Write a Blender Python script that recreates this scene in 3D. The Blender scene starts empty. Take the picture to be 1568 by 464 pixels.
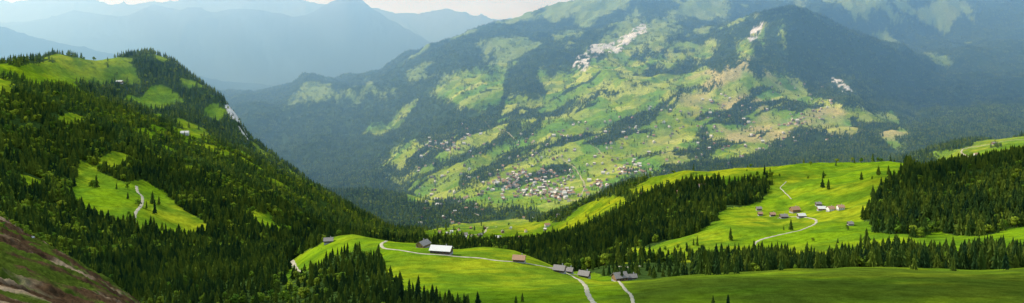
import bpy, math, random, time, bmesh
import numpy as np
from mathutils import Vector
T0=time.time()
random.seed(7); rng=np.random.default_rng(7)
F=1120.0; UC=784.0; VH=50.0      # survey: bearing/elevation units, horizon reading
scene=bpy.context.scene
scene.view_settings.view_transform='Standard'; scene.view_settings.look='None'; scene.view_settings.exposure=0

# ------------------------------------------------------------------ noise
def h2(ix,iy,seed):
    n=(ix.astype(np.int64)*374761393+iy.astype(np.int64)*668265263+seed*1442695041)&0xffffffff
    n=((n^(n>>13))*1274126177)&0xffffffff
    n=(n^(n>>16))&0xffffffff
    return n/4294967295.0
def vn(x,y,seed=0):
    xi=np.floor(x);yi=np.floor(y);fx=x-xi;fy=y-yi
    fx=fx*fx*fx*(fx*(fx*6-15)+10);fy=fy*fy*fy*(fy*(fy*6-15)+10)
    a=h2(xi,yi,seed);b=h2(xi+1,yi,seed);c=h2(xi,yi+1,seed);d=h2(xi+1,yi+1,seed)
    return (a+(b-a)*fx)*(1-fy)+(c+(d-c)*fx)*fy
def fbm(x,y,seed=0,o=4,ridge=False):
    s=0;a=1;t=0
    for i in range(o):
        n=vn(x,y,seed+i*17)*2-1
        if ridge:n=1-2*np.abs(n)
        s=s+n*a;t+=a;a*=.5
        x,y=x*1.93+y*.5+3.1,y*1.93-x*.5+7.7
    return s/t

# ------------------------------------------------------------------ terrain lines (bearing, distance, elevation reading)
L=[
[(-400,6,610),(2000,6,610)],
[(-400,60,330),(0,60,405),(215,50,500),(400,50,620),(2000,50,620)],
[(-400,190,215),(0,150,330),(60,138,368),(120,122,405),(170,112,436),(215,103,468),(300,100,530),(500,120,600),(2000,120,600)],
[(-400,450,420),(0,420,480),(100,400,500),(200,380,520),(300,360,530),(500,330,540),(2000,300,540)],
[(-400,700,360),(0,700,385),(100,700,425),(200,680,455),(300,640,464),(400,600,470),(500,520,470),(600,480,468),(800,450,468),(1000,420,468),(1200,400,466),(1568,390,464),(2000,400,450)],
[(-400,900,310),(0,950,335),(100,950,380),(200,920,405),(300,880,415),(400,800,420),(450,720,430),(500,680,415),(600,600,415),(700,580,425),(800,560,435),(900,520,445),(1000,480,445),(1200,480,435),(1400,470,435),(1568,460,435),(2000,460,420)],
[(-400,1100,260),(0,1150,290),(100,1150,340),(200,1150,360),(300,1100,385),(400,1000,400),(440,920,402),(470,880,385),(500,850,372),(540,820,362),(580,800,366),(620,780,370),(660,760,372),(700,750,380),(740,740,379),(790,720,386),(840,690,404),(880,670,420),(920,650,430),(960,640,430),(1000,630,428),(1100,620,417),(1200,610,410),(1300,610,407),(1400,610,412),(1480,600,415),(1568,580,412),(2000,560,400)],
[(-400,1300,220),(0,1350,230),(100,1350,290),(200,1350,310),(300,1300,350),(400,1250,365),(440,1180,390),(500,1100,420),(600,1000,430),(700,1000,425),(800,950,425),(900,850,425),(940,800,420),(1000,780,418),(1100,760,420),(1200,750,418),(1300,750,415),(1568,720,405),(2000,720,390)],
[(-400,1500,180),(0,1500,180),(100,1550,230),(200,1550,260),(300,1500,305),(400,1500,325),(500,1450,385),(600,1400,405),(700,1450,395),(800,1350,400),(900,1150,405),(940,1000,405),(1000,920,403),(1100,900,398),(1200,900,392),(1300,900,385),(1400,900,378),(1568,850,370),(2000,850,350)],
[(-400,1700,140),(0,1650,145),(100,1750,165),(200,1850,200),(300,1850,240),(400,1800,280),(500,1700,345),(600,1700,380),(700,1800,375),(800,1700,375),(900,1500,370),(1000,1200,368),(1100,1100,360),(1200,1100,355),(1300,1060,350),(1400,1020,350),(1568,980,340),(2000,950,320)],
[(-400,1850,110),(0,1850,118),(100,2100,120),(200,2250,145),(300,2250,180),(400,2100,250),(500,1900,315),(600,1900,365),(700,2100,360),(800,2100,355),(900,1800,345),(1000,1500,330),(1100,1400,315),(1200,1350,315),(1300,1300,305),(1340,1250,300),(1400,1200,300),(1568,1150,275),(2000,1100,230)],
[(-400,1950,85),(0,1950,102),(40,2100,94),(90,2250,86),(150,2350,92),(205,2450,80),(230,2500,76),(262,2500,94),(290,2450,118),(330,2400,150),(352,2350,168),(366,2300,186),(374,2290,208),(385,2280,224),(420,2250,246),(470,2200,280),(520,2150,311),(570,2100,341),(600,2150,358),(630,2250,364),(700,2350,352),(760,2350,349),(800,2350,346),(850,2250,330),(900,2150,312),(950,2050,290),(1000,2000,272),(1050,1950,262),(1100,1900,257),(1200,1850,250),(1300,1800,248),(1340,1780,249),(1390,1700,256),(1410,1600,270),(1450,1480,264),(1500,1450,258),(1568,1400,243),(2000,1350,180)],
[(-400,2800,200),(0,2800,200),(200,3200,200),(300,3200,230),(385,3000,300),(450,2800,330),(520,2700,345),(600,2600,360),(700,2600,345),(760,2600,342),(850,2600,335),(900,2600,330),(1000,2500,320),(1100,2500,310),(1200,2500,300),(1300,2400,290),(1400,2200,285),(1450,2000,280),(1568,1900,265),(2000,1900,240)],
[(-400,3400,190),(0,3400,190),(300,3600,220),(385,3400,290),(450,3300,300),(520,3100,300),(560,3000,300),(600,3000,305),(640,2900,313),(690,2800,330),(730,2750,335),(800,2800,325),(850,2850,312),(900,2850,300),(1000,2900,285),(1100,2950,275),(1200,2950,270),(1300,2900,262),(1380,2700,250),(1420,2600,240),(1470,2500,228),(1568,2300,217),(2000,2200,190)],
[(-400,4000,200),(0,4000,200),(300,4200,230),(385,4200,260),(450,4000,285),(520,3900,305),(560,3700,315),(600,3500,318),(640,3400,315),(700,3200,310),(760,3150,300),(800,3150,298),(850,3200,290),(900,3250,278),(1000,3300,262),(1100,3400,250),(1200,3500,235),(1300,3500,228),(1400,3500,228),(1500,3400,232),(1568,3300,230),(2000,3200,210)],
[(-400,5000,180),(0,5000,180),(300,5000,210),(385,4800,225),(450,4600,245),(520,4400,262),(600,4100,268),(700,3700,255),(800,3650,245),(900,3700,230),(1000,3700,222),(1100,3800,210),(1200,3850,205),(1300,3850,203),(1400,3900,205),(1500,3800,200),(1568,3700,200),(2000,3600,180)],
[(-400,5600,165),(0,5600,165),(300,5600,180),(385,5300,185),(450,5200,200),(520,5000,215),(600,4700,215),(700,4300,200),(800,4200,192),(900,4200,180),(1000,4150,172),(1100,4150,165),(1200,4200,163),(1300,4200,168),(1350,4200,185),(1400,4250,195),(1500,4200,180),(1568,4200,175),(2000,4100,150)],
[(-400,6200,155),(0,6200,155),(300,6200,160),(345,6000,158),(385,5900,158),(450,5700,165),(520,5600,165),(600,5400,160),(700,4900,150),(800,4750,140),(900,4700,130),(1000,4600,122),(1060,4500,118),(1120,4450,108),(1150,4450,108),(1200,4500,125),(1250,4550,145),(1300,4550,150),(1350,4600,170),(1400,4700,185),(1500,4900,160),(1568,4900,150),(2000,4900,120)],
[(-400,6700,150),(0,6700,150),(345,6500,150),(450,6300,148),(520,6300,140),(600,6100,128),(700,5700,105),(800,5600,92),(900,5500,80),(1000,5300,82),(1080,5050,90),(1150,4950,62),(1210,4950,58),(1260,5000,80),(1320,5100,110),(1400,5300,150),(1500,5600,120),(1568,5600,110),(2000,5600,90)],
[(-400,7200,148),(0,7200,148),(345,7000,148),(380,7000,140),(440,7000,140),(470,6900,124),(520,6900,120),(580,6900,108),(640,6800,84),(700,6700,62),(760,6600,50),(850,6400,42),(950,6200,42),(1050,5700,62),(1100,5500,50),(1150,5350,30),(1190,5300,14),(1212,5300,9),(1240,5300,18),(1290,5400,48),(1340,5500,75),(1400,5700,100),(1460,5900,95),(1500,6000,85),(1568,6100,75),(2000,6100,60)],
[(-400,7500,150),(345,7350,151),(580,7250,111),(640,7150,85),(700,7100,63),(760,7100,48),(850,6900,32),(950,6700,30),(1050,6400,42),(1100,6300,52),(1150,6200,58),(1210,6200,62),(1260,6300,64),(1320,6500,66),(1400,6700,64),(1500,6800,52),(1568,6800,48),(2000,6800,30)],
[(-400,7800,152),(345,7700,154),(580,7600,112),(640,7500,84),(700,7500,62),(760,7500,42),(820,7400,22),(860,7400,8),(900,7400,-3),(1000,7300,-10),(1100,7200,-5),(1150,7200,0),(1200,7200,-4),(1300,7300,-12),(1400,7400,-12),(1500,7400,2),(1568,7400,-4),(2000,7400,-20)],
[(-400,8500,150),(0,8500,140),(345,8500,152),(500,9000,150),(600,9000,150),(900,9500,60),(2000,9500,60)],
[(-400,9500,30),(0,9500,42),(30,9500,50),(70,9500,62),(110,9500,73),(170,9500,78),(230,9600,95),(300,9800,115),(380,10000,132),(500,10000,140),(600,10000,150),(2000,10500,80)],
[(-400,11000,110),(0,11000,110),(200,11000,115),(400,11000,135),(500,11000,138),(600,11000,140),(700,11000,150),(2000,11500,100)],
[(-400,14000,30),(0,14500,40),(60,14500,33),(110,14500,20),(150,14500,24),(190,14500,30),(240,14500,10),(290,14200,14),(330,14000,22),(380,14000,16),(420,14000,22),(450,14000,26),(480,14000,20),(505,14000,8),(525,14000,-3),(535,14000,-6),(552,14000,4),(575,14000,18),(600,14000,33),(630,14000,52),(650,14000,62),(690,14000,75),(740,14000,85),(900,14000,100),(2000,14000,100)],
[(-400,17000,90),(2000,17000,90)],
[(-400,22000,10),(0,22000,5),(100,22000,-5),(200,22000,10),(300,22000,0),(400,22000,-3),(560,22000,14),(600,22000,22),(640,22000,22),(690,22000,16),(720,22000,24),(770,22000,33),(820,22000,30),(2000,22000,20)],
[(-400,30000,60),(2000,30000,60)],
]
U0,U1,DU=-360.0,1930.0,2.0
us=np.arange(U0,U1+1,DU); NU=len(us)
def gsm(a,s):
    k=np.arange(-int(3*s),int(3*s)+1);w=np.exp(-k*k/(2*s*s));w/=w.sum()
    return np.convolve(np.pad(a,len(k)//2,mode='edge'),w,mode='valid')
LY=[];LZ=[]
for ln in L:
    a=np.array(ln,float)
    Y=gsm(np.interp(us,a[:,0],a[:,1]),8)
    v=np.interp(us,a[:,0],a[:,2]); v=gsm(v,2.2)
    LY.append(Y);LZ.append(v)
LY=np.array(LY);LV=np.array(LZ)
for k in range(1,len(L)): LY[k]=np.maximum(LY[k],LY[k-1]*1.03)
LZ=LY*(VH-LV)/F
rows=np.concatenate([np.geomspace(6,25,20,endpoint=False),np.geomspace(25,200,260,endpoint=False),np.geomspace(200,480,50,endpoint=False),np.geomspace(480,7800,900,endpoint=False),np.geomspace(7800,30000,120)])
NR=len(rows)
Z=np.zeros((NR,NU))
def pchip(x,y,xq):
    h=np.diff(x);d=np.diff(y)/h
    m=np.zeros_like(x);m[0]=d[0];m[-1]=d[-1]
    s=d[:-1]*d[1:]>0
    w1=2*h[1:]+h[:-1];w2=h[1:]+2*h[:-1]
    with np.errstate(divide='ignore',invalid='ignore'):
        mm=(w1+w2)/(w1/d[:-1]+w2/d[1:])
    m[1:-1]=np.where(s,mm,0)
    i=np.clip(np.searchsorted(x,xq)-1,0,len(h)-1)
    t=np.clip((xq-x[i])/h[i],0,1);H=h[i]
    return (2*t**3-3*t**2+1)*y[i]+(t**3-2*t**2+t)*H*m[i]+(-2*t**3+3*t**2)*y[i+1]+(t**3-t**2)*H*m[i+1]
for j in range(NU):
    Z[:,j]=pchip(LY[:,j],LZ[:,j],rows)
UU,YY=np.meshgrid(us,rows)
XX=YY*(UU-UC)/F
# relief
def amp(Y,pts):
    p=np.array(pts,float);return np.interp(Y,p[:,0],p[:,1])
Z+=fbm(XX/240,YY/240,1,3)*amp(YY,[(0,0),(300,1),(600,5),(1200,14),(3000,20),(7800,18),(9000,0)])
rg=fbm(XX/900+YY/2600,YY/900-XX/3000,5,5,True)
lowf=np.clip((4600-YY)/1000,0,1)*np.clip((UU-620)/60,0,1)   # sunny slope smoother
pk=1-.6*np.exp(-((XX-2000)/700)**2-((YY-5250)/500)**2)
Z+=(rg-.1)*pk*amp(YY,[(0,0),(1500,8),(2500,26),(3600,60),(5000,110),(7000,120),(8000,60),(9000,60),(14000,110),(22000,160),(30000,0)])*(1-.5*lowf)
Z+=fbm(XX/280,YY/280,15,4,True)*amp(YY,[(0,0),(2400,0),(3200,12),(4600,26),(7500,34),(8200,0)])
Z+=fbm(XX/75,YY/75,21,3)*amp(YY,[(0,.0),(150,.8),(450,1.5),(700,2.8),(1500,5.5),(4000,8),(9000,8),(10000,0)])
Z+=fbm(XX/9,YY/9,31,4)*amp(YY,[(0,.0),(20,.3),(60,1.2),(200,1.5),(400,.2),(600,0)])
Z+=fbm(XX/2.2,YY/2.2,37,4,True)*amp(YY,[(0,.0),(20,.1),(40,.5),(200,.7),(400,0)])
ZV=VH-F*Z/YY     # elevation reading of every grid vertex
runmin=np.minimum.accumulate(ZV,axis=0)
def fr(u,Y):
    fu=np.clip((np.asarray(u,float)-U0)/DU,0,NU-1.001)
    fy=np.clip(np.interp(Y,rows,np.arange(NR)),0,NR-1.001)
    i=fy.astype(int);j=fu.astype(int);return i,j,fy-i,fu-j
def samp(G,u,Y):
    i,j,a,b=fr(u,Y)
    return (G[i,j]*(1-b)+G[i,j+1]*b)*(1-a)+(G[i+1,j]*(1-b)+G[i+1,j+1]*b)*a
def hz(x,y): return samp(Z,UC+F*x/y,y)
def hit(u,v,y0=300,y1=7600):
    col=samp(ZV,np.full(NR,u),rows)
    idx=np.where((rows>=y0)&(rows<=y1)&(col<=v))[0]
    if len(idx)==0:
        k=np.where((rows>=y0)&(rows<=y1))[0]; i=k[np.argmin(col[k])]
    else: i=idx[0]
    Y=rows[i]
    if i>0 and rows[i-1]>=y0 and col[i-1]>v and col[i]<=v:
        Y=rows[i-1]+(rows[i]-rows[i-1])*(col[i-1]-v)/(col[i-1]-col[i])
    x=Y*(u-UC)/F
    return x,Y,float(hz(np.array([x]),np.array([Y]))[0])

# ------------------------------------------------------------------ land cover map
def inpoly(px,py,poly):
    r=np.zeros(px.shape,bool);n=len(poly)
    for i in range(n):
        x1,y1=poly[i];x2,y2=poly[i-1]
        if y1==y2: continue
        c=((y1>py)!=(y2>py))&(px<(x2-x1)*(py-y1)/(y2-y1)+x1); r^=c
    return r
MEADOW=[
(300,900,[(430,466),(436,420),(440,403),(470,386),(500,368),(540,355),(620,363),(700,374),(790,380),(850,397),(900,417),(930,425),(940,700),(430,700)]),
(300,650,[(900,417),(960,425),(1100,400),(1300,390),(1568,392),(2000,390),(2000,700),(900,700)]),
(1000,2100,[(112,248),(150,258),(200,280),(215,270),(250,298),(295,330),(305,357),(285,366),(230,355),(190,350),(148,335),(126,300)]),
(1700,2700,[(28,112),(60,98),(110,88),(175,84),(207,100),(202,124),(150,125),(90,127),(50,132)]),
(1300,2100,[(-200,100),(18,125),(25,150),(-200,150)]),
(1000,2300,[(368,322),(395,315),(425,345),(430,358),(400,352)]),
(1500,2600,[(262,200),(300,198),(320,208),(280,212)]),
(1500,2600,[(225,140),(260,148),(290,165),(250,160)]),
(700,2250,[(900,400),(930,385),(1000,378),(1060,360),(1085,340),(1110,325),(1160,308),(1180,290),(1170,280),(1120,285),(1040,300),(1000,300),(960,290),(1000,268),(1100,250),(1200,240),(1300,236),(1395,246),(1395,262),(1370,285),(1340,310),(1326,330),(1350,355),(1400,362),(1440,350),(1500,362),(1568,350),(2000,330),(2000,385),(1450,395),(1300,395),(1100,400)]),
(1650,2750,[(640,350),(690,345),(700,325),(760,330),(830,345),(860,335),(880,318),(960,296),(960,310),(900,350),(860,368),(780,372),(700,368),(650,372)]),
(2650,4750,[(605,232),(640,215),(700,200),(760,172),(830,145),(900,112),(960,96),(1000,104),(1060,106),(1120,90),(1190,112),(1250,145),(1330,175),(1405,215),(1380,222),(1300,215),(1200,238),(1120,250),(1060,258),(1000,268),(940,296),(880,318),(830,330),(760,340),(700,340),(650,315),(620,290),(600,260)]),
(4300,7600,[(655,145),(685,120),(745,108),(775,138),(720,158),(680,158)]),
(4300,7600,[(815,118),(900,98),(960,88),(1000,100),(900,132),(830,152)]),
(5000,7600,[(430,150),(470,136),(500,150),(480,165),(440,168)]),
(4600,7600,[(500,150),(560,125),(580,130),(520,158)]),
(4300,7600,[(1130,85),(1148,32),(1170,30),(1178,80),(1150,105)]),
(4300,7600,[(900,70),(960,35),(1010,20),(1020,60),(950,92)]),
(4300,7600,[(1318,118),(1370,122),(1375,135),(1330,135)]),
(1950,2900,[(1415,243),(1470,224),(1568,209),(2000,170),(2000,224),(1568,238),(1500,246),(1430,250)]),
]
HIGH=[[(830,-60),(1140,-60),(1135,25),(1060,50),(1000,40),(940,70),(880,60),(840,30)],[(1215,-60),(1700,-60),(1700,26),(1480,32),(1400,40),(1300,24),(1235,12)],[(980,90),(1040,60),(1100,60),(1120,95),(1040,110)],[(600,115),(700,75),(790,60),(800,75),(700,100),(620,130)]]
FOREST=[
(380,900,[(440,435),(470,415),(500,398),(545,382),(575,392),(590,415),(600,438),(660,450),(725,466),(760,700),(430,700)]),
(2650,4800,[(1165,238),(1190,205),(1250,195),(1330,205),(1372,225),(1300,238)]),
(2650,4800,[(1060,240),(1075,205),(1095,205),(1085,245)]),
(2650,4800,[(590,262),(640,250),(700,234),(760,207),(830,170),(900,142),(960,128),(960,133),(900,150),(830,180),(770,217),(710,243),(640,262),(600,275)]),
(2650,4800,[(710,296),(745,262),(800,242),(830,218),(855,212),(830,234),(780,256),(745,278),(722,300)]),
(2650,4800,[(900,222),(960,182),(1030,152),(1100,132),(1100,136),(1030,160),(970,192),(920,225)]),
(2600,4800,[(900,305),(960,276),(1040,256),(1100,244),(1180,232),(1180,239),(1060,264),(960,298),(905,320)]),
(2650,4800,[(660,306),(700,310),(760,320),(830,322),(830,332),(700,342),(650,330)]),
(4400,5600,[(1215,0),(1178,28),(1186,88),(1250,128),(1330,165),(1400,205),(1460,200),(1400,100),(1300,40),(1240,8)]),
(4400,5600,[(1180,20),(1146,30),(1120,70),(1060,90),(1040,105),(1090,118),(1140,100),(1146,60)]),
(700,2250,[(1340,300),(1370,280),(1395,262),(1420,262),(1450,350),(1400,355),(1345,352),(1328,330)]),
(1400,2300,[(1000,292),(1180,275),(1180,284),(1000,304)]),
]
ROCK=[(4300,7600,[(875,100),(905,72),(940,62),(985,35),(990,48),(950,75),(915,85),(895,108)]),
(4300,7600,[(1148,60),(1154,36),(1166,36),(1160,60)]),
(4000,7600,[(1270,115),(1285,118),(1305,135),(1312,145),(1290,140)]),
(1900,2600,[(345,150),(362,165),(378,185),(384,212),(370,200),(352,175)])]
def cover(u,v,Y,x):
    wob=np.interp(Y,[300,1000,4000,8000],[60,60,120,220])
    n1=fbm(x/wob,Y/wob,41,6);n2=fbm(x/wob+9,Y/wob-7,43,6)
    jt=np.interp(Y,[300,900,2600,3200,7000],[1.2,1.5,2,4,6])
    j1=rng.normal(0,1,u.shape)*jt;j2=rng.normal(0,1,u.shape)*jt*.5
    uu=u+n1*np.interp(Y,[300,900,4000,5000],[14,24,42,60])+j1;vv=v+n2*np.interp(Y,[300,900,4000,5000],[4,9,20,28])+j2
    m=np.zeros(u.shape,bool)
    for a,b,p in MEADOW: m|=(Y>=a)&(Y<=b)&inpoly(uu,vv,p)
    s=(Y>2650)&(Y<4800)
    a=.55;xs=(x*math.cos(a)+Y*math.sin(a));ys=(-x*math.sin(a)+Y*math.cos(a))
    strip=fbm(xs/620,ys/110,55,5)
    m&=~(s&(strip>.40))
    hp=fbm(x/420,Y/420,61,6)+rng.normal(0,.04,u.shape)
    for p in HIGH: m|=(Y>4600)&(Y<7800)&inpoly(uu,vv,p)&(hp>-.14)
    m|=(Y>4600)&(Y<7800)&(u>440)&(hp>np.interp(u,[600,800,1150,1200],[.42,.27,.29,.48]))
    hc=fbm(x/85,Y/85,67,4)+rng.normal(0,.02,u.shape)
    m|=(Y>1050)&(Y<2700)&(u<480)&(hc>np.interp(v,[90,200,400],[.20,.34,.5])-np.clip((130-u)/130,0,1)*.12)
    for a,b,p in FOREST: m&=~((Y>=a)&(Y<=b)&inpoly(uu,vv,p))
    m|=(Y<300)
    r=np.zeros(u.shape,bool)
    for a,b,p in ROCK: r|=(Y>=a)&(Y<=b)&inpoly(u+n1*14,v+n2*10,p)
    r&=fbm(x/30,Y/30,71,3)>-.15
    return m,r
M,R=cover(UU,ZV,YY,XX)
def mixc(a,b,t): return a*(1-t[...,None])+np.array(b)*t[...,None]
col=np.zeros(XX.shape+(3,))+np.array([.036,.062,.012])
g1=np.clip(fbm(XX/150,YY/150,81,4)*1.5+.45,0,1);g2=np.clip(fbm(XX/38,YY/38,83,4)*1.9+.45,0,1)
mc=np.zeros_like(col)+np.array([.145,.225,.006])
mc=mixc(mc,[.245,.262,.010],g1); mc=mixc(mc,[.070,.140,.008],g2*.75)
a=.35;xs=XX*math.cos(a)+YY*math.sin(a);ys=-XX*math.sin(a)+YY*math.cos(a)
st=np.clip(fbm(xs/120,ys/9,87,3)*2,0,1);mc=mixc(mc,[.09,.155,.010],st*.6)
far=np.clip((YY-2400)/600,0,1)
a=.5;xs=XX*math.cos(a)+YY*math.sin(a);ys=-XX*math.sin(a)+YY*math.cos(a)
wx=xs/130+fbm(XX/200,YY/200,91,2)*.6;wy=ys/90
fld=h2(np.floor(wx),np.floor(wy),9)
mf=mixc(mc,[.30,.32,.05],np.clip((fld-.5)*2,0,1)); mf=mixc(mf,[.09,.20,.02],np.clip((.35-fld)*2,0,.8))
mf=mixc(mf,[.36,.28,.11],np.clip(fbm(XX/250,YY/250,93,4)*2.4-.40,0,.85)*np.clip((UU-950)/150,0,1))
mc=mc*(1-far[...,None])+mf*1.15*far[...,None]
hi=np.clip((YY-5000)/600,0,1);mc=mixc(mc,[.15,.20,.045],hi*.85)
fg_shade=np.clip((650-YY)/50,0,1)*np.clip((UU-920)/60,0,1);mc=mixc(mc,[.060,.085,.008],fg_shade*.85*np.clip(.75+fbm(XX/50,YY/30,97,3),.3,1))  # shadow of clouds on right foreground field, painted into the meadow colour
Mf=M.astype(float); 
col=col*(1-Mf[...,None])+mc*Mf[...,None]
Rf=R.astype(float);col=mixc(col,[.54,.49,.41],Rf)
nr=np.clip((330-YY)/60,0,1)
e=fbm(XX/5,YY/5,101,6);e2=fbm(XX/18,YY/18,103,5)
ec=mixc(np.zeros_like(col)+np.array([.075,.043,.020]),[.34,.24,.14],np.clip(e*2.8+.25,0,1))
gr=np.clip((e2+e*.8-.10+np.clip((YY-105)/60,0,1)*.22)*7,0,1);ec=mixc(ec,[.06,.085,.010],gr)
col=col*(1-nr[...,None])+ec*nr[...,None]
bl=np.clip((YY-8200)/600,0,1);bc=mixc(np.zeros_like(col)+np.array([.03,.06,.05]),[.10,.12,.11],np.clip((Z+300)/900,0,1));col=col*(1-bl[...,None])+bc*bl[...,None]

def mesh_grid(name,X,Y,Zz):
    n,m=X.shape;me=bpy.data.meshes.new(name)
    co=np.stack([X,Y,Zz],-1).reshape(-1,3).astype(np.float32)
    i=np.arange(n*m).reshape(n,m)
    q=np.stack([i[:-1,:-1],i[:-1,1:],i[1:,1:],i[1:,:-1]],-1).reshape(-1,4)
    me.vertices.add(len(co));me.vertices.foreach_set('co',co.ravel())
    me.loops.add(q.size);me.loops.foreach_set('vertex_index',q.ravel().astype(np.int32))
    me.polygons.add(len(q));me.polygons.foreach_set('loop_start',np.arange(0,q.size,4,dtype=np.int32))
    me.polygons.foreach_set('use_smooth',np.ones(len(q),bool))
    me.update(calc_edges=True);return me
def link(o): scene.collection.objects.link(o);return o
me=mesh_grid('terrain',XX,YY,Z)
at=me.attributes.new('albedo_shade','FLOAT_COLOR','POINT')
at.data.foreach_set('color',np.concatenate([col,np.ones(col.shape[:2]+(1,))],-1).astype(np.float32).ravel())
terrain=link(bpy.data.objects.new('terrain',me))

# ------------------------------------------------------------------ materials
def newmat(name,spec=.08):
    m=bpy.data.materials.new(name);m.use_nodes=True
    nt=m.node_tree;b=nt.nodes['Principled BSDF'];b.inputs['Roughness'].default_value=.95
    b.inputs['Specular IOR Level'].default_value=spec
    return m,nt,b
def N(nt,t,**k):
    n=nt.nodes.new(t)
    for a,b in k.items(): setattr(n,a,b)
    return n
m,nt,b=newmat('terrain_cover',.0)
A=N(nt,'ShaderNodeAttribute',attribute_name='albedo_shade')
geo=N(nt,'ShaderNodeNewGeometry')
n1=N(nt,'ShaderNodeTexNoise');n1.inputs['Scale'].default_value=.07;n1.inputs['Detail'].default_value=10;n1.inputs['Roughness'].default_value=.78
n2=N(nt,'ShaderNodeTexNoise');n2.inputs['Scale'].default_value=1.1;n2.inputs['Detail'].default_value=5;n2.inputs['Roughness'].default_value=.7
for q in(n1,n2): nt.links.new(geo.outputs['Position'],q.inputs['Vector'])
def mrange(src,a,b_,c,d):
    r=N(nt,'ShaderNodeMapRange');r.inputs[1].default_value=a;r.inputs[2].default_value=b_;r.inputs[3].default_value=c;r.inputs[4].default_value=d;nt.links.new(src,r.inputs[0]);return r.outputs[0]
mm=N(nt,'ShaderNodeMath',operation='MULTIPLY');nt.links.new(mrange(n1.outputs['Fac'],.3,.7,.5,1.5),mm.inputs[0]);nt.links.new(mrange(n2.outputs['Fac'],.3,.7,.6,1.4),mm.inputs[1])
vm=N(nt,'ShaderNodeVectorMath',operation='SCALE');nt.links.new(A.outputs['Color'],vm.inputs[0]);nt.links.new(mm.outputs[0],vm.inputs['Scale'])
nt.links.new(vm.outputs[0],b.inputs['Base Color'])
bp0=N(nt,'ShaderNodeBump');bp0.inputs['Strength'].default_value=.8;bp0.inputs['Distance'].default_value=.35
nt.links.new(n2.outputs['Fac'],bp0.inputs['Height'])
bp=N(nt,'ShaderNodeBump');bp.inputs['Strength'].default_value=.9;bp.inputs['Distance'].default_value=2.2
nt.links.new(n1.outputs['Fac'],bp.inputs['Height']);nt.links.new(bp0.outputs[0],bp.inputs['Normal']);nt.links.new(bp.outputs[0],b.inputs['Normal'])
terrain.data.materials.append(m)
def folmat(name,c0,c1,c2):
    m,nt,b=newmat(name)
    oi=N(nt,'ShaderNodeObjectInfo');cr=N(nt,'ShaderNodeValToRGB')
    nz=N(nt,'ShaderNodeTexNoise');nz.inputs['Scale'].default_value=.014;nz.inputs['Detail'].default_value=3
    nt.links.new(oi.outputs['Location'],nz.inputs['Vector'])
    ma=N(nt,'ShaderNodeMath',operation='MULTIPLY_ADD');nt.links.new(nz.outputs['Fac'],ma.inputs[0]);ma.inputs[1].default_value=1.8
    mb=N(nt,'ShaderNodeMath',operation='MULTIPLY_ADD');nt.links.new(oi.outputs['Random'],mb.inputs[0]);mb.inputs[1].default_value=.95;mb.inputs[2].default_value=-.82
    nt.links.new(mb.outputs[0],ma.inputs[2]);nt.links.new(ma.outputs[0],cr.inputs[0])
    cr.color_ramp.elements[0].color=(*c0,1);cr.color_ramp.elements[1].color=(*c2,1)
    q=cr.color_ramp.elements.new(.5);q.color=(*c1,1)
    nt.links.new(cr.outputs[0],b.inputs['Base Color'])
    tr=N(nt,'ShaderNodeBsdfTranslucent');nt.links.new(cr.outputs[0],tr.inputs[0])
    mx=N(nt,'ShaderNodeMixShader');mx.inputs[0].default_value=.4
    nt.links.new(b.outputs[0],mx.inputs[1]);nt.links.new(tr.outputs[0],mx.inputs[2]);nt.links.new(mx.outputs[0],nt.nodes['Material Output'].inputs[0])
    return m
m_con=folmat('conifer_needles',(.026,.064,.022),(.076,.130,.022),(.17,.215,.024))
m_dec=folmat('broadleaf_leaves',(.07,.15,.014),(.15,.23,.016),(.24,.29,.02))
def plain(name,c,var=.3,scale=2.,rough=.85):
    m,nt,b=newmat(name);b.inputs['Roughness'].default_value=rough
    tc=N(nt,'ShaderNodeTexCoord');n=N(nt,'ShaderNodeTexNoise');n.inputs['Scale'].default_value=scale;n.inputs['Detail'].default_value=5
    nt.links.new(tc.outputs['Object'],n.inputs['Vector'])
    cr=N(nt,'ShaderNodeValToRGB');cr.color_ramp.elements[0].position=.3;cr.color_ramp.elements[1].position=.7
    cr.color_ramp.elements[0].color=(*[x*(1-var) for x in c],1);cr.color_ramp.elements[1].color=(*[min(1,x*(1+var)) for x in c],1)
    nt.links.new(n.outputs['Fac'],cr.inputs[0]);nt.links.new(cr.outputs[0],b.inputs['Base Color']);return m
m_bark=plain('bark',(.06,.04,.025))
m_gravel=plain('gravel_road',(.36,.30,.19),.3,.2)
m_wood=plain('weathered_wood',(.12,.075,.045),.4,1.5)
m_wood2=plain('honey_wood',(.26,.15,.07),.3,1.5)
m_plaster=plain('plaster',(.72,.66,.53),.1)
m_roofp=plain('pale_roof',(.62,.56,.46),.12)
m_roofg=plain('grey_shingle_roof',(.24,.20,.16),.3)
m_roofr=plain('tile_roof',(.36,.20,.11),.3)
m_stone=plain('stone_base',(.32,.30,.27),.3)
m_glass=plain('window_glass',(.03,.04,.05),.1,1,.15)

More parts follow.
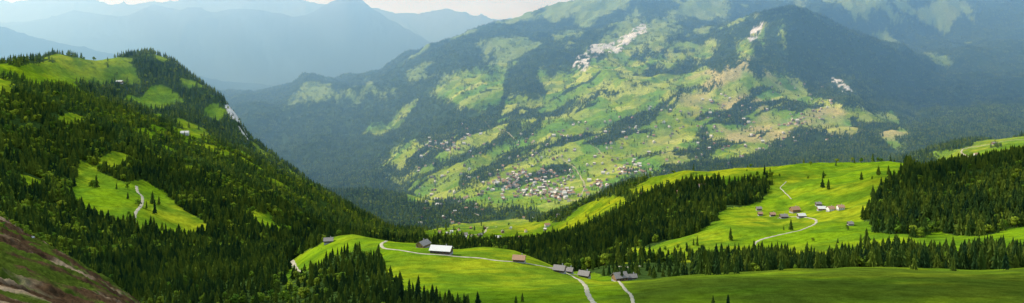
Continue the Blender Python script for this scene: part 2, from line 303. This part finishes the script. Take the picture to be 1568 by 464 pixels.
# ------------------------------------------------------------------ trees
def mk(name,V,Fc,mats,mi=None):
    me=bpy.data.meshes.new(name);me.from_pydata(V,[],Fc)
    for q in mats: me.materials.append(q)
    if mi is not None: me.polygons.foreach_set('material_index',mi)
    me.update();return me
def conifer(seed,tiers=11,sp=10,rad=.17):
    r=random.Random(seed);V=[];Fc=[];mi=[]
    for k in range(5):
        a=k*math.tau/5;V.append((.016*math.cos(a),.016*math.sin(a),-.06))
    V.append((0,0,.9))
    for k in range(5): Fc.append((k,(k+1)%5,5));mi.append(1)
    for t in range(tiers):
        f=t/(tiers-1);z=.08+.80*f**.92;R0=rad*(1-f)**.75*r.uniform(.75,1.2)+.018
        hgt=.20*(1-f)+.10
        c=len(V);ox,oy=r.uniform(-.015,.015),r.uniform(-.015,.015);V.append((ox,oy,min(1.0,z+hgt)))
        n=sp*2;ph=r.random()*6.28
        for k in range(n):
            a=ph+k*math.tau/n+r.uniform(-.12,.12)
            rr=R0*(r.uniform(.75,1.3) if k%2==0 else r.uniform(.3,.55))
            dz=-.02*r.random()-(.04*(1-f) if k%2==0 else 0)
            V.append((rr*math.cos(a),rr*math.sin(a),z+dz))
        for k in range(n):
            if r.random()<.08: continue
            Fc.append((c,c+1+k,c+1+(k+1)%n));mi.append(0)
    return V,Fc,mi
def broad(seed,n=220):
    r=random.Random(seed);V=[];Fc=[];mi=[]
    def tube(p,q,a,b):
        c=len(V)
        for (P,w) in ((p,a),(q,b)):
            for k in range(5):
                g=k*math.tau/5;V.append((P[0]+w*math.cos(g),P[1]+w*math.sin(g),P[2]))
        for k in range(5): Fc.append((c+k,c+(k+1)%5,c+5+(k+1)%5,c+5+k));mi.append(1)
    tube((0,0,-.05),(0,0,.45),.035,.022)
    cl=[]
    for k in range(7):
        a=r.random()*6.28;rr=r.uniform(.12,.26);z=r.uniform(.30,.82);p=(rr*math.cos(a),rr*math.sin(a),z);cl.append((p,r.uniform(.13,.2)))
        tube((0,0,.3),p,.018,.006)
    cl.append(((0,0,.82),.16))
    for k in range(n):
        p,s=r.choice(cl)
        d=[r.gauss(0,1) for _ in range(3)];l=math.sqrt(sum(x*x for x in d));d=[x/l for x in d]
        q=[p[i]+d[i]*s*r.uniform(.7,1.05) for i in range(3)]
        w=r.uniform(.035,.065)*(1.7 if n<100 else 1);e1=[r.gauss(0,1) for _ in range(3)];dt=sum(e1[i]*d[i] for i in range(3))*.8
        e1=[e1[i]-dt*d[i] for i in range(3)];l=math.sqrt(sum(x*x for x in e1));e1=[x/l*w for x in e1]
        e2=[d[1]*e1[2]-d[2]*e1[1],d[2]*e1[0]-d[0]*e1[2],d[0]*e1[1]-d[1]*e1[0]]
        c=len(V)
        for sx,sy in((-1,-1),(1,-1),(1,1),(-1,1)): V.append(tuple(q[i]+sx*e1[i]+sy*e2[i] for i in range(3)))
        Fc.append((c,c+1,c+2,c+3));mi.append(0)
    return V,Fc,mi
def coll(name,meshes):
    c=bpy.data.collections.new(name)
    for i,me in enumerate(meshes):
        o=bpy.data.objects.new(f'{name}_{i:02d}',me);c.objects.link(o)
    return c
con_me=[]
for i in range(5):
    a=conifer(i,9+i%3*2,9,.14+.025*(i%3));con_me.append(mk(f'spruce_{i}',a[0],a[1],[m_con,m_bark],a[2]))
bro_me=[]
for i in range(3):
    a=broad(50+i);bro_me.append(mk(f'broadleaf_{i}',a[0],a[1],[m_dec,m_bark],a[2]))
far_me=[]
for i in range(4):
    a=conifer(80+i,5,4,.19);far_me.append(mk(f'far_spruce_{i}',a[0],a[1],[m_con,m_bark],a[2]))
far_b=[]
for i in range(2):
    a=broad(90+i,60);far_b.append(mk(f'far_broadleaf_{i}',a[0],a[1],[m_dec,m_bark],a[2]))
cl_me=[]
for i in range(4):
    V=[];Fc=[];mi=[];r=random.Random(200+i)
    for k in range(6):
        a=conifer(300+i*10+k,3,3,.22);ox,oy=r.uniform(-.55,.55),r.uniform(-.55,.55);s=r.uniform(.6,1.15);c=len(V)
        V+=[(x*s+ox,y*s+oy,z*s) for x,y,z in a[0]];Fc+=[tuple(c+q for q in f) for f in a[1]];mi+=a[2]
    cl_me.append(mk(f'spruce_clump_{i}',V,Fc,[m_con,m_bark],mi))
def stone(seed):
    bm=bmesh.new();bmesh.ops.create_icosphere(bm,subdivisions=2,radius=.5)
    r=random.Random(seed)
    for v in bm.verts: v.co*=r.uniform(.75,1.15);v.co.z*=.65
    me=bpy.data.meshes.new(f'stone_{seed}');bm.to_mesh(me);bm.free();me.materials.append(m_stone);return me
C_con=coll('spruce_models',con_me+bro_me);C_far=coll('far_tree_models',far_me+far_b);C_cl=coll('spruce_clump_models',cl_me);C_st=coll('stone_models',[stone(i) for i in range(4)])

def scatter(name,P,S,I,coll):
    n=len(P);me=bpy.data.meshes.new(name);me.vertices.add(n);me.vertices.foreach_set('co',P.astype(np.float32).ravel())
    W=S*rng.uniform(.8,1.35,n)
    for nm,ty,arr in(('scl','FLOAT',S),('wid','FLOAT',W),('rot','FLOAT',rng.random(n)*6.283),('idx','INT',I)):
        a=me.attributes.new(nm,ty,'POINT');a.data.foreach_set('value',np.asarray(arr,dtype=np.int32 if ty=='INT' else np.float32))
    o=link(bpy.data.objects.new(name,me))
    g=bpy.data.node_groups.new(name+'_nodes','GeometryNodeTree')
    g.interface.new_socket('Geometry',in_out='INPUT',socket_type='NodeSocketGeometry')
    g.interface.new_socket('Geometry',in_out='OUTPUT',socket_type='NodeSocketGeometry')
    gi=g.nodes.new('NodeGroupInput');go=g.nodes.new('NodeGroupOutput')
    ci=g.nodes.new('GeometryNodeCollectionInfo');ci.inputs['Collection'].default_value=coll
    ci.inputs['Separate Children'].default_value=True;ci.inputs['Reset Children'].default_value=True
    ip=g.nodes.new('GeometryNodeInstanceOnPoints');ip.inputs['Pick Instance'].default_value=True
    def na(nm,t):
        q=g.nodes.new('GeometryNodeInputNamedAttribute');q.data_type=t;q.inputs['Name'].default_value=nm;return q.outputs['Attribute']
    cx=g.nodes.new('ShaderNodeCombineXYZ');g.links.new(na('rot','FLOAT'),cx.inputs[2])
    cs=g.nodes.new('ShaderNodeCombineXYZ');ww=na('wid','FLOAT');g.links.new(ww,cs.inputs[0]);g.links.new(ww,cs.inputs[1]);g.links.new(na('scl','FLOAT'),cs.inputs[2])
    g.links.new(gi.outputs[0],ip.inputs['Points']);g.links.new(ci.outputs[0],ip.inputs['Instance'])
    g.links.new(na('idx','INT'),ip.inputs['Instance Index']);g.links.new(cx.outputs[0],ip.inputs['Rotation'])
    g.links.new(cs.outputs[0],ip.inputs['Scale']);g.links.new(ip.outputs[0],go.inputs[0])
    md=o.modifiers.new('scatter','NODES');md.node_group=g
    return o
def pts(y0,y1,sp,uA=-60,uB=1630):
    xs0,xs1=y1*(uA-UC)/F,y1*(uB-UC)/F
    X,Y=np.meshgrid(np.arange(xs0,xs1,sp),np.arange(y0,y1,sp))
    X=(X+rng.uniform(-.5,.5,X.shape)*sp).ravel();Y=(Y+rng.uniform(-.5,.5,Y.shape)*sp).ravel()
    u=UC+F*X/Y;k=(u>uA)&(u<uB)&(Y>=y0)&(Y<y1);X,Y,u=X[k],Y[k],u[k]
    z=samp(Z,u,Y);v=VH-F*z/Y
    rm=samp(runmin,u,Y);k=(VH-F*(z+25)/Y)<rm+14
    return X[k],Y[k],u[k],z[k],v[k]
# near forest
X,Y,u,z,v=pts(330,1700,6.6,-140,1720)
M_,R_=cover(u,v,Y,X)
k=(~M_)&(~R_)&(Y>330)&~((u>435)&(Y<380)); k&=rng.random(len(X))<.93
dens=fbm(X/45,Y/45,111,3); k&=dens>-.40
gul=(u>890)&(Y>645)&(Y<900)&(u<1065);k&=~(gul&(rng.random(len(X))>.2))
iso=M_&(rng.random(len(X))<np.clip(fbm(X/60,Y/60,113,3)*.10-.012,0.0015,.08))&(Y>700)&~((u>1100)&(u<1320)&(v>300)&(v<350));k|=iso
s=rng.uniform(10,26,len(X))*(.75+.5*vn(X/40,Y/40,5)); s=np.where(gul,s*.6,s)
s*=np.where((Y<900)&(u<900),np.interp(Y,[400,700,900],[.5,.62,.9]),1)
lf=np.clip(.14+fbm(X/90,Y/90,115,3)*.8,.05,.65)*np.where(u<480,1,.4)
idx=np.where((rng.random(len(X))<lf)|(iso&(rng.random(len(X))<.4)),rng.integers(5,8,len(X)),rng.integers(0,5,len(X)));s=np.where(idx>=5,s*.6,s)
scatter('conifer_forest',np.stack([X,Y,z],-1)[k],s[k],idx[k],C_con);print('near',k.sum())
# middle forest
X,Y,u,z,v=pts(1700,4400,10.5)
M_,R_=cover(u,v,Y,X)
cop=fbm(X/110,Y/110,121,4)
iso=M_&(Y>2600)&(rng.random(len(X))<np.clip(.04+cop*.26,0.015,.3))
iso|=M_&(Y<2600)&(rng.random(len(X))<np.clip(cop*.12,0.002,.2))
dens=fbm(X/60,Y/60,123,3)>-.5
k=(((~M_)&dens)|iso)&((~R_)|(rng.random(len(X))<.2))&(rng.random(len(X))<.95)
vil=inpoly(u,v,[(755,265),(800,258),(900,270),(905,300),(860,312),(770,300)])&(Y>2650);k&=~(vil&(rng.random(len(X))<.75))
br=(rng.random(len(X))<np.where(iso,.6,np.where(Y>2600,.35,np.clip(.14+cop*.7,.05,.6))))
idx=np.where(br,rng.integers(4,6,len(X)),rng.integers(0,4,len(X)))
s=np.where(br,rng.uniform(7,14,len(X)),rng.uniform(11,25,len(X)))
scatter('mixed_forest',np.stack([X,Y,z],-1)[k],s[k],idx[k],C_far);print('mid',k.sum())
X,Y,u,z,v=pts(4400,7700,22)
M_,R_=cover(u,v,Y,X)
iso=M_&(rng.random(len(X))<.16)&(Y<6500)
k=((~M_)|iso)&(~R_)&(fbm(X/120,Y/120,127,3)>-.5)
scatter('distant_conifer_forest',np.stack([X,Y,z],-1)[k],rng.uniform(13,25,k.sum()),rng.integers(0,4,k.sum()),C_cl);print('far',k.sum())
X,Y,u,z,v=pts(30,190,.6,-60,330)
k=(rng.random(len(X))<np.clip(fbm(X/9,Y/9,131,3)*.5-.04+np.clip((Y-105)/60,0,.15),.01,.35))
scatter('grass_tussocks',np.stack([X,Y,z-.05],-1)[k],rng.uniform(.25,1.1,k.sum()),rng.integers(5,8,k.sum()),C_con)
k=(rng.random(len(X))<np.clip(fbm(X/7,Y/7,133,3)*.06,.002,.05))
scatter('scree_stones',np.stack([X,Y,z],-1)[k],rng.uniform(.15,.9,k.sum())**1.5,rng.integers(0,4,k.sum()),C_st)

solo=[(1327,377,30),(1318,378,22),(1283,372,9),(1200,352,7),(1236,382,14),(1098,421,34),(1084,421,30),(1112,420,26),(1128,419,30),(1196,414,20),(1290,408,28),(1310,408,30),(1236,411,26),(1400,413,28),(1460,415,26),(1540,413,30),(800,462,16),(790,464,14),(1115,466,18),(1092,466,16),(1010,417,14),(860,386,10),(968,335,8)]
for u_,v_,hp in solo:
    x,y,zz=hit(u_,v_,380,2200)
    o=link(bpy.data.objects.new('spruce_tree',random.choice(con_me)));o.location=(x,y,zz-.3)
    s=hp*y/F;o.scale=(s*1.1,s*1.1,s);o.rotation_euler=(0,0,random.random()*6.28)

# ------------------------------------------------------------------ roads
def catmull(P,n=8):
    P=np.array(P,float);Q=np.vstack([2*P[0]-P[1],P,2*P[-1]-P[-2]]);out=[]
    for i in range(1,len(Q)-2):
        for t in np.linspace(0,1,n,endpoint=False):
            a,b_,c,d=Q[i-1:i+3];out.append(.5*(2*b_+(c-a)*t+(2*a-5*b_+4*c-d)*t*t+(3*b_-a-3*c+d)*t**3))
    out.append(Q[-2]);return np.array(out)
def road(name,pl,w,y0,y1,off=.35):
    P=np.array([hit(a,b,y0,y1)[:2] for a,b in pl]);P=catmull(P,14)
    d=np.gradient(P,axis=0);d/=np.linalg.norm(d,axis=1)[:,None]+1e-9;n=np.stack([-d[:,1],d[:,0]],-1)
    V=[];Fc=[];K=5
    for i in range(len(P)):
        for k in range(K):
            q=P[i]+n[i]*w*(k/(K-1)-.5)*(1+.15*math.sin(i*1.3));V.append((q[0],q[1],float(hz(np.array([q[0]]),np.array([q[1]]))[0])+off*(1 if 0<k<K-1 else .3)))
    for i in range(len(P)-1):
        for k in range(K-1): c=i*K+k;Fc.append((c,c+1,c+K+1,c+K))
    me=mk(name,V,Fc,[m_gravel]);o=link(bpy.data.objects.new(name,me));return o
road('gravel_road',[(592,369),(584,376),(600,382),(650,389),(700,393),(760,399),(810,404),(840,410),(875,422),(895,436),(900,450),(912,468)],3.2,400,1000)
road('gravel_road',[(940,430),(955,440),(966,452),(970,468)],2.2,380,900)
road('gravel_road',[(840,410),(870,413),(900,420)],3,400,900)
road('gravel_road',[(1155,381),(1158,371),(1180,363),(1210,356),(1235,349),(1250,340),(1240,334),(1215,332),(1190,334)],3.6,850,2000)
road('gravel_road',[(945,408),(965,409),(985,407)],4,850,1500)
road('gravel_road',[(205,345),(207,328),(216,315),(218,302),(211,294),(209,285)],5,1000,2100)
road('gravel_road',[(446,400),(452,410),(462,420)],4,600,1300)
road('gravel_road',[(1212,305),(1200,293),(1195,287),(1204,278)],2.0,1000,2200)
for pl in [[(838,240),(870,250),(888,268),(896,285),(890,300)],[(660,205),(680,215),(690,235)],[(735,180),(760,195),(790,215)],[(900,215),(915,228),(940,240),(1000,235)],[(1180,195),(1220,182),(1262,175)],[(700,325),(730,328),(745,336)],[(820,290),(860,300),(900,300),(940,285)],[(640,225),(680,228),(720,220)]]:
    road('valley_road',pl,5,2600,4700,.8)
road('valley_road',[(700,360),(740,357),(745,350),(760,347)],5,1600,2600,.6)
road('alpine_track',[(1485,241),(1472,232),(1490,225),(1568,214)],5,1950,2900,.6)

# ------------------------------------------------------------------ buildings
def box(V,Fc,x0,x1,y0,y1,z0,z1):
    c=len(V);V+=[(x0,y0,z0),(x1,y0,z0),(x1,y1,z0),(x0,y1,z0),(x0,y0,z1),(x1,y0,z1),(x1,y1,z1),(x0,y1,z1)]
    Fc+=[(c,c+3,c+2,c+1),(c+4,c+5,c+6,c+7),(c,c+1,c+5,c+4),(c+1,c+2,c+6,c+5),(c+2,c+3,c+7,c+6),(c+3,c,c+4,c+7)]
def hutparts(l,w,h,rise,base=1.2,ov=.9):
    P={}
    V=[];Fc=[];box(V,Fc,-l/2-.1,l/2+.1,-w/2-.1,w/2+.1,-3,base);P['stone_base']=(V,Fc)
    V=[(-l/2,-w/2,base),(l/2,-w/2,base),(l/2,w/2,base),(-l/2,w/2,base),(-l/2,-w/2,h),(l/2,-w/2,h),(l/2,w/2,h),(-l/2,w/2,h),(-l/2,0,h+rise),(l/2,0,h+rise)]
    P['walls']=(V,[(0,1,5,4),(2,3,7,6),(0,4,8,7,3),(1,2,6,9,5)])
    V=[];Fc=[];s=rise/(w/2);t=.3
    for sg in(-1,1):
        c=len(V);a=(w/2+ov);e=.06
        for x in(-l/2-ov,l/2+ov):
            V+=[(x,sg*a,h-s*ov+e),(x,0,h+rise+e),(x,0,h+rise+t+e),(x,sg*a,h-s*ov+t+e)]
        Fc+=[(c,c+1,c+5,c+4),(c+3,c+7,c+6,c+2),(c,c+4,c+7,c+3),(c,c+3,c+2,c+1),(c+4,c+5,c+6,c+7)]
    P['roof']=(V,Fc)
    V=[];Fc=[]
    n=max(2,int(l/3))
    for k in range(n):
        x=-l/2+l*(k+.5)/n
        for sg in(-1,1):
            y=sg*(w/2+.03);box(V,Fc,x-.45,x+.45,y-.02,y+.02,base+.8,base+1.9)
    for sg in(-1,1):
        x=sg*(l/2+.03)
        for yy in(-w/4,w/4): box(V,Fc,x-.02,x+.02,yy-.45,yy+.45,base+.8,base+1.9)
    P['windows']=(V,Fc)
    V=[];Fc=[];box(V,Fc,l/2+.04,l/2+.1,-.9,.9,.1,2.4);P['door']=(V,Fc)
    V=[];Fc=[];box(V,Fc,l*.2,l*.2+.8,w*.12,w*.12+.8,h,h+rise+1.2);P['chimney']=(V,Fc)
    return P
def hut(name,u_,v_,l,w,h,rise,ang,wall,roof,y0=400,y1=2400):
    x,y,zz=hit(u_,v_,y0,y1)
    e=link(bpy.data.objects.new(name,None));e.location=(x,y,zz);e.rotation_euler=(0,0,math.radians(ang))
    for pn,(V,Fc) in hutparts(l,w,h,rise).items():
        mt={'stone_base':m_stone,'walls':wall,'roof':roof,'windows':m_glass,'door':m_wood,'chimney':m_stone}[pn]
        o=link(bpy.data.objects.new(pn,mk(pn,V,Fc,[mt])));o.parent=e
H=[('barn',676,388,19,11,4.2,3,-12,m_wood,m_roofp),('barn',648,379,12,9,4,3,60,m_wood2,m_roofg),('wooden_hut',503,372,9,7,3.4,2.4,10,m_wood,m_roofg),
('barn',795,401,10,8,3.4,2.6,-10,m_wood,m_roofr),('barn',857,417,9,8,3.5,2.6,-20,m_wood,m_roofg),('wooden_hut',871,418,7,6,3,2.2,-20,m_wood,m_roofg),('barn',895,425,9,8,3.5,2.6,-25,m_wood,m_roofg),
('alpine_farmhouse',949,430,12,9,4.5,3.4,20,m_wood2,m_roofg),('wooden_hut',968,428,7,5,3.0,2.0,10,m_wood,m_roofg),
('alpine_farmhouse',1217,325,15,11,6,4,15,m_wood2,m_roofr),('barn',1200,334,12,8,4,3,5,m_wood,m_roofg),('barn',1227,333,12,8,4,3,5,m_wood,m_roofp),('wooden_hut',1183,331,8,7,4,2.5,0,m_wood,m_roofr),
('barn',1258,322,13,9,4,3,-5,m_wood2,m_roofp),('chalet',1272,323,11,9,5,3,10,m_plaster,m_roofr),('chalet',1287,321,10,9,5,3,0,m_plaster,m_roofr),('wooden_hut',1162,322,9,7,4,2.5,0,m_wood2,m_roofg),('wooden_hut',1253,315,9,7,4,2.5,0,m_wood,m_roofg),('wooden_hut',1164,330,7,6,4,2.5,0,m_wood,m_roofr),('wooden_hut',1302,345,7,6,3,2.5,0,m_wood,m_roofg),
('chalet',838,347,14,11,6,4,10,m_plaster,m_roofr,1500,2700),('chalet',712,361,14,10,5,3.5,0,m_wood,m_roofg,1500,2700),('chalet',735,362,12,9,5,3.5,30,m_wood,m_roofg,1500,2700),('chalet',762,366,16,10,5,3.5,0,m_plaster,m_roofp,1500,2700),
('chalet',1010,312,9,8,5,3,0,m_wood2,m_roofg,1300,2600),('chalet',985,300,10,8,5,3,0,m_wood,m_roofr,1300,2600),('chalet',1012,296,10,8,5,3,0,m_plaster,m_roofr,1300,2600),('chalet',1040,297,10,8,5,3,0,m_wood2,m_roofr,1300,2600),('chalet',1075,287,14,9,5,3,0,m_plaster,m_roofr,1300,2600),
('barn',283,206,20,11,6,4,10,m_plaster,m_roofp,1500,2700),('barn',183,127,18,10,5,3,0,m_wood2,m_roofp,1700,2700),('chalet',1495,238,12,9,5,3,0,m_plaster,m_roofr,1950,2900),('chalet',1522,221,12,9,5,3,0,m_wood2,m_roofg,1950,2900)]
for hh in H: hut(*hh)
vm_=[]
for (wl,rf,l,w,h,r_) in [(m_plaster,m_roofr,13,11,7,4),(m_wood2,m_roofg,12,10,6,4),(m_plaster,m_roofp,15,11,7,4),(m_plaster,m_roofr,12,9,6,3),(m_wood2,m_roofp,14,11,7,4),(m_wood,m_roofr,12,10,6,4)]:
    V=[];Fc=[];mi=[];mats=[m_stone,wl,rf,m_glass,m_wood]
    for pn,(a,b_) in hutparts(l,w,h,r_).items():
        c=len(V);V+=a;Fc+=[tuple(c+q for q in f) for f in b_];mi+=[{'stone_base':0,'walls':1,'roof':2,'windows':3,'door':4,'chimney':0}[pn]]*len(b_)
    vm_.append(mk('chalet',V,Fc,mats,mi))
def chalet(u_,v_,sc=1.,y0=2620):
    x,y,zz=hit(u_,v_,y0,4700);o=link(bpy.data.objects.new('chalet',random.choice(vm_)));o.location=(x,y,zz+.5)
    o.rotation_euler=(0,0,math.radians(random.choice([0,90])+random.uniform(-25,25)));o.scale=(sc,)*3
for (cu,cv,su,sv,n) in [(820,288,50,13,90),(858,298,30,8,42),(775,283,24,9,26),(795,268,30,8,28),(960,262,18,9,26),(838,264,15,4,10),(680,222,32,8,26),(720,205,20,8,12),(925,285,16,6,14),(1210,190,12,3,9)]:
    for _ in range(n): chalet(random.gauss(cu,su*.6),random.gauss(cv,sv*.7),random.uniform(.8,1.15))
for _ in range(360):
    t=random.random();cu=640+t*640;cv=300-t*125+random.uniform(-66,45);chalet(cu,cv,random.uniform(.65,1.1))
for _ in range(26): chalet(random.uniform(650,860),random.uniform(328,368),random.uniform(.5,.8),1700)

# ------------------------------------------------------------------ light, sky, haze, shading clouds
az=math.radians(-72);el=math.radians(39)
S=np.array([math.sin(az)*math.cos(el),math.cos(az)*math.cos(el),math.sin(el)])
sd=bpy.data.lights.new('sun','SUN');sd.energy=5;sd.angle=math.radians(.53);sd.color=(1,.96,.86)
so=link(bpy.data.objects.new('sun',sd))
so.rotation_euler=Vector(S).to_track_quat('Z','Y').to_euler();so.location=(0,0,500)
w=bpy.data.worlds.new('World');scene.world=w;w.use_nodes=True;nt=w.node_tree;bg=nt.nodes['Background']
sk=N(nt,'ShaderNodeTexSky',sky_type='NISHITA');sk.sun_disc=False;sk.sun_elevation=el;sk.sun_rotation=az%math.tau;sk.altitude=1500
tc=N(nt,'ShaderNodeTexCoord');mp=N(nt,'ShaderNodeMapping');mp.inputs['Scale'].default_value=(5,5,34)
nz=N(nt,'ShaderNodeTexNoise');nz.inputs['Scale'].default_value=1.2;nz.inputs['Detail'].default_value=8
nt.links.new(tc.outputs['Generated'],mp.inputs[0]);nt.links.new(mp.outputs[0],nz.inputs['Vector'])
cr=N(nt,'ShaderNodeValToRGB');cr.color_ramp.elements[0].position=.36;cr.color_ramp.elements[1].position=.56
nt.links.new(nz.outputs['Fac'],cr.inputs[0])
mx=N(nt,'ShaderNodeMixRGB');mx.inputs[2].default_value=(6.8,9.2,12.6,1);nt.links.new(cr.outputs[0],mx.inputs[0]);nt.links.new(sk.outputs[0],mx.inputs[1])
nt.links.new(mx.outputs[0],bg.inputs[0]);bg.inputs[1].default_value=.15
V=[];Fc=[];box(V,Fc,-16000,16000,2000,16500,-2000,800)
hm=bpy.data.materials.new('valley_haze');hm.use_nodes=True;hn=hm.node_tree;hn.nodes.clear()
vs=N(hn,'ShaderNodeVolumeScatter');vs.inputs['Color'].default_value=(.29,.60,1,1);vs.inputs['Density'].default_value=1.85e-4;vs.inputs['Anisotropy'].default_value=.45
ou=N(hn,'ShaderNodeOutputMaterial');hn.links.new(vs.outputs[0],ou.inputs['Volume'])
link(bpy.data.objects.new('valley_haze',mk('valley_haze',V,Fc,[hm])))
# clouds added out of frame, each placed to shade a chosen patch
cm=bpy.data.materials.new('shade_cloud_vapour');cm.use_nodes=True;cn=cm.node_tree
pb=cn.nodes['Principled BSDF'];pb.inputs['Base Color'].default_value=(.85,.85,.87,1);pb.inputs['Roughness'].default_value=1
tc=N(cn,'ShaderNodeTexCoord');ln=N(cn,'ShaderNodeVectorMath',operation='LENGTH');mu=N(cn,'ShaderNodeVectorMath',operation='MULTIPLY');mu.inputs[1].default_value=(1,1,0)
cn.links.new(tc.outputs['Object'],mu.inputs[0]);cn.links.new(mu.outputs[0],ln.inputs[0])
cz=N(cn,'ShaderNodeTexNoise');cz.inputs['Scale'].default_value=2.5;cz.inputs['Detail'].default_value=5;cn.links.new(tc.outputs['Object'],cz.inputs['Vector'])
ad=N(cn,'ShaderNodeMath',operation='MULTIPLY_ADD');ad.inputs[1].default_value=-1.3;cn.links.new(ln.outputs['Value'],ad.inputs[0])
a2=N(cn,'ShaderNodeMath',operation='MULTIPLY_ADD');cn.links.new(cz.outputs['Fac'],a2.inputs[0]);a2.inputs[1].default_value=1.4;a2.inputs[2].default_value=.45
cn.links.new(a2.outputs[0],ad.inputs[2])
mrr=N(cn,'ShaderNodeMapRange');mrr.inputs[1].default_value=0;mrr.inputs[2].default_value=.7;mrr.inputs[3].default_value=0;mrr.inputs[4].default_value=.62
cn.links.new(ad.outputs[0],mrr.inputs[0]);cn.links.new(mrr.outputs[0],pb.inputs['Alpha'])
def shade_cloud_mesh(seed):
    bm=bmesh.new();bmesh.ops.create_icosphere(bm,subdivisions=4,radius=1)
    P=np.array([v.co[:] for v in bm.verts]);d=1+.25*fbm(P[:,0]*2+seed*5,P[:,1]*2+P[:,2]*1.3,seed+200,3)
    for v,k in zip(bm.verts,d): v.co*=float(k); 
    for v in bm.verts:
        if v.co.z<0: v.co.z*=.4
    me=bpy.data.meshes.new('shade_cloud');bm.to_mesh(me);bm.free();me.materials.append(cm)
    for p in me.polygons:p.use_smooth=True
    return me
cms=[shade_cloud_mesh(i) for i in range(4)]
def shade_cloud(x,y,z,rx,ry,rot=0,alt=2700):
    t=(alt-z)/S[2];o=link(bpy.data.objects.new('shade_cloud',random.choice(cms)))
    o.location=(x+S[0]*t,y+S[1]*t,alt);o.scale=(rx,ry,min(rx,ry)*.22);o.rotation_euler=(0,0,math.radians(rot))
for (x,y,z,rx,ry,rot) in [
 (270,445,-170,380,125,-5),(-50,455,-170,170,75,10),(-330,560,-220,230,130,0),(-420,900,-280,220,160,20),(-230,1300,-400,200,160,0),
 (850,1350,-280,330,260,0),(100,1350,-380,220,200,0),(520,1650,-320,200,90,10),
 (3200,5000,-450,1000,800,0),(-700,3100,-750,420,300,0),
 (1000,3200,-600,300,160,10),(-100,4600,-450,260,160,0),(2250,5200,-50,350,450,0),
 (-4300,9600,-300,260,1500,10),(-3500,9800,-300,220,1500,5),(-2700,10000,-300,300,1600,0)]:  # narrow ones added unseen so their gaps make sun shafts in the haze
    shade_cloud(x,y,z,rx,ry,rot)

# camera
cd=bpy.data.cameras.new('camera');cd.lens=F/1568*36;cd.sensor_width=36;cd.shift_y=-(232-VH)/1568;cd.clip_end=60000;cd.clip_start=1
co=link(bpy.data.objects.new('camera',cd));co.rotation_euler=(math.radians(90),0,0);scene.camera=co
print('built',time.time()-T0)
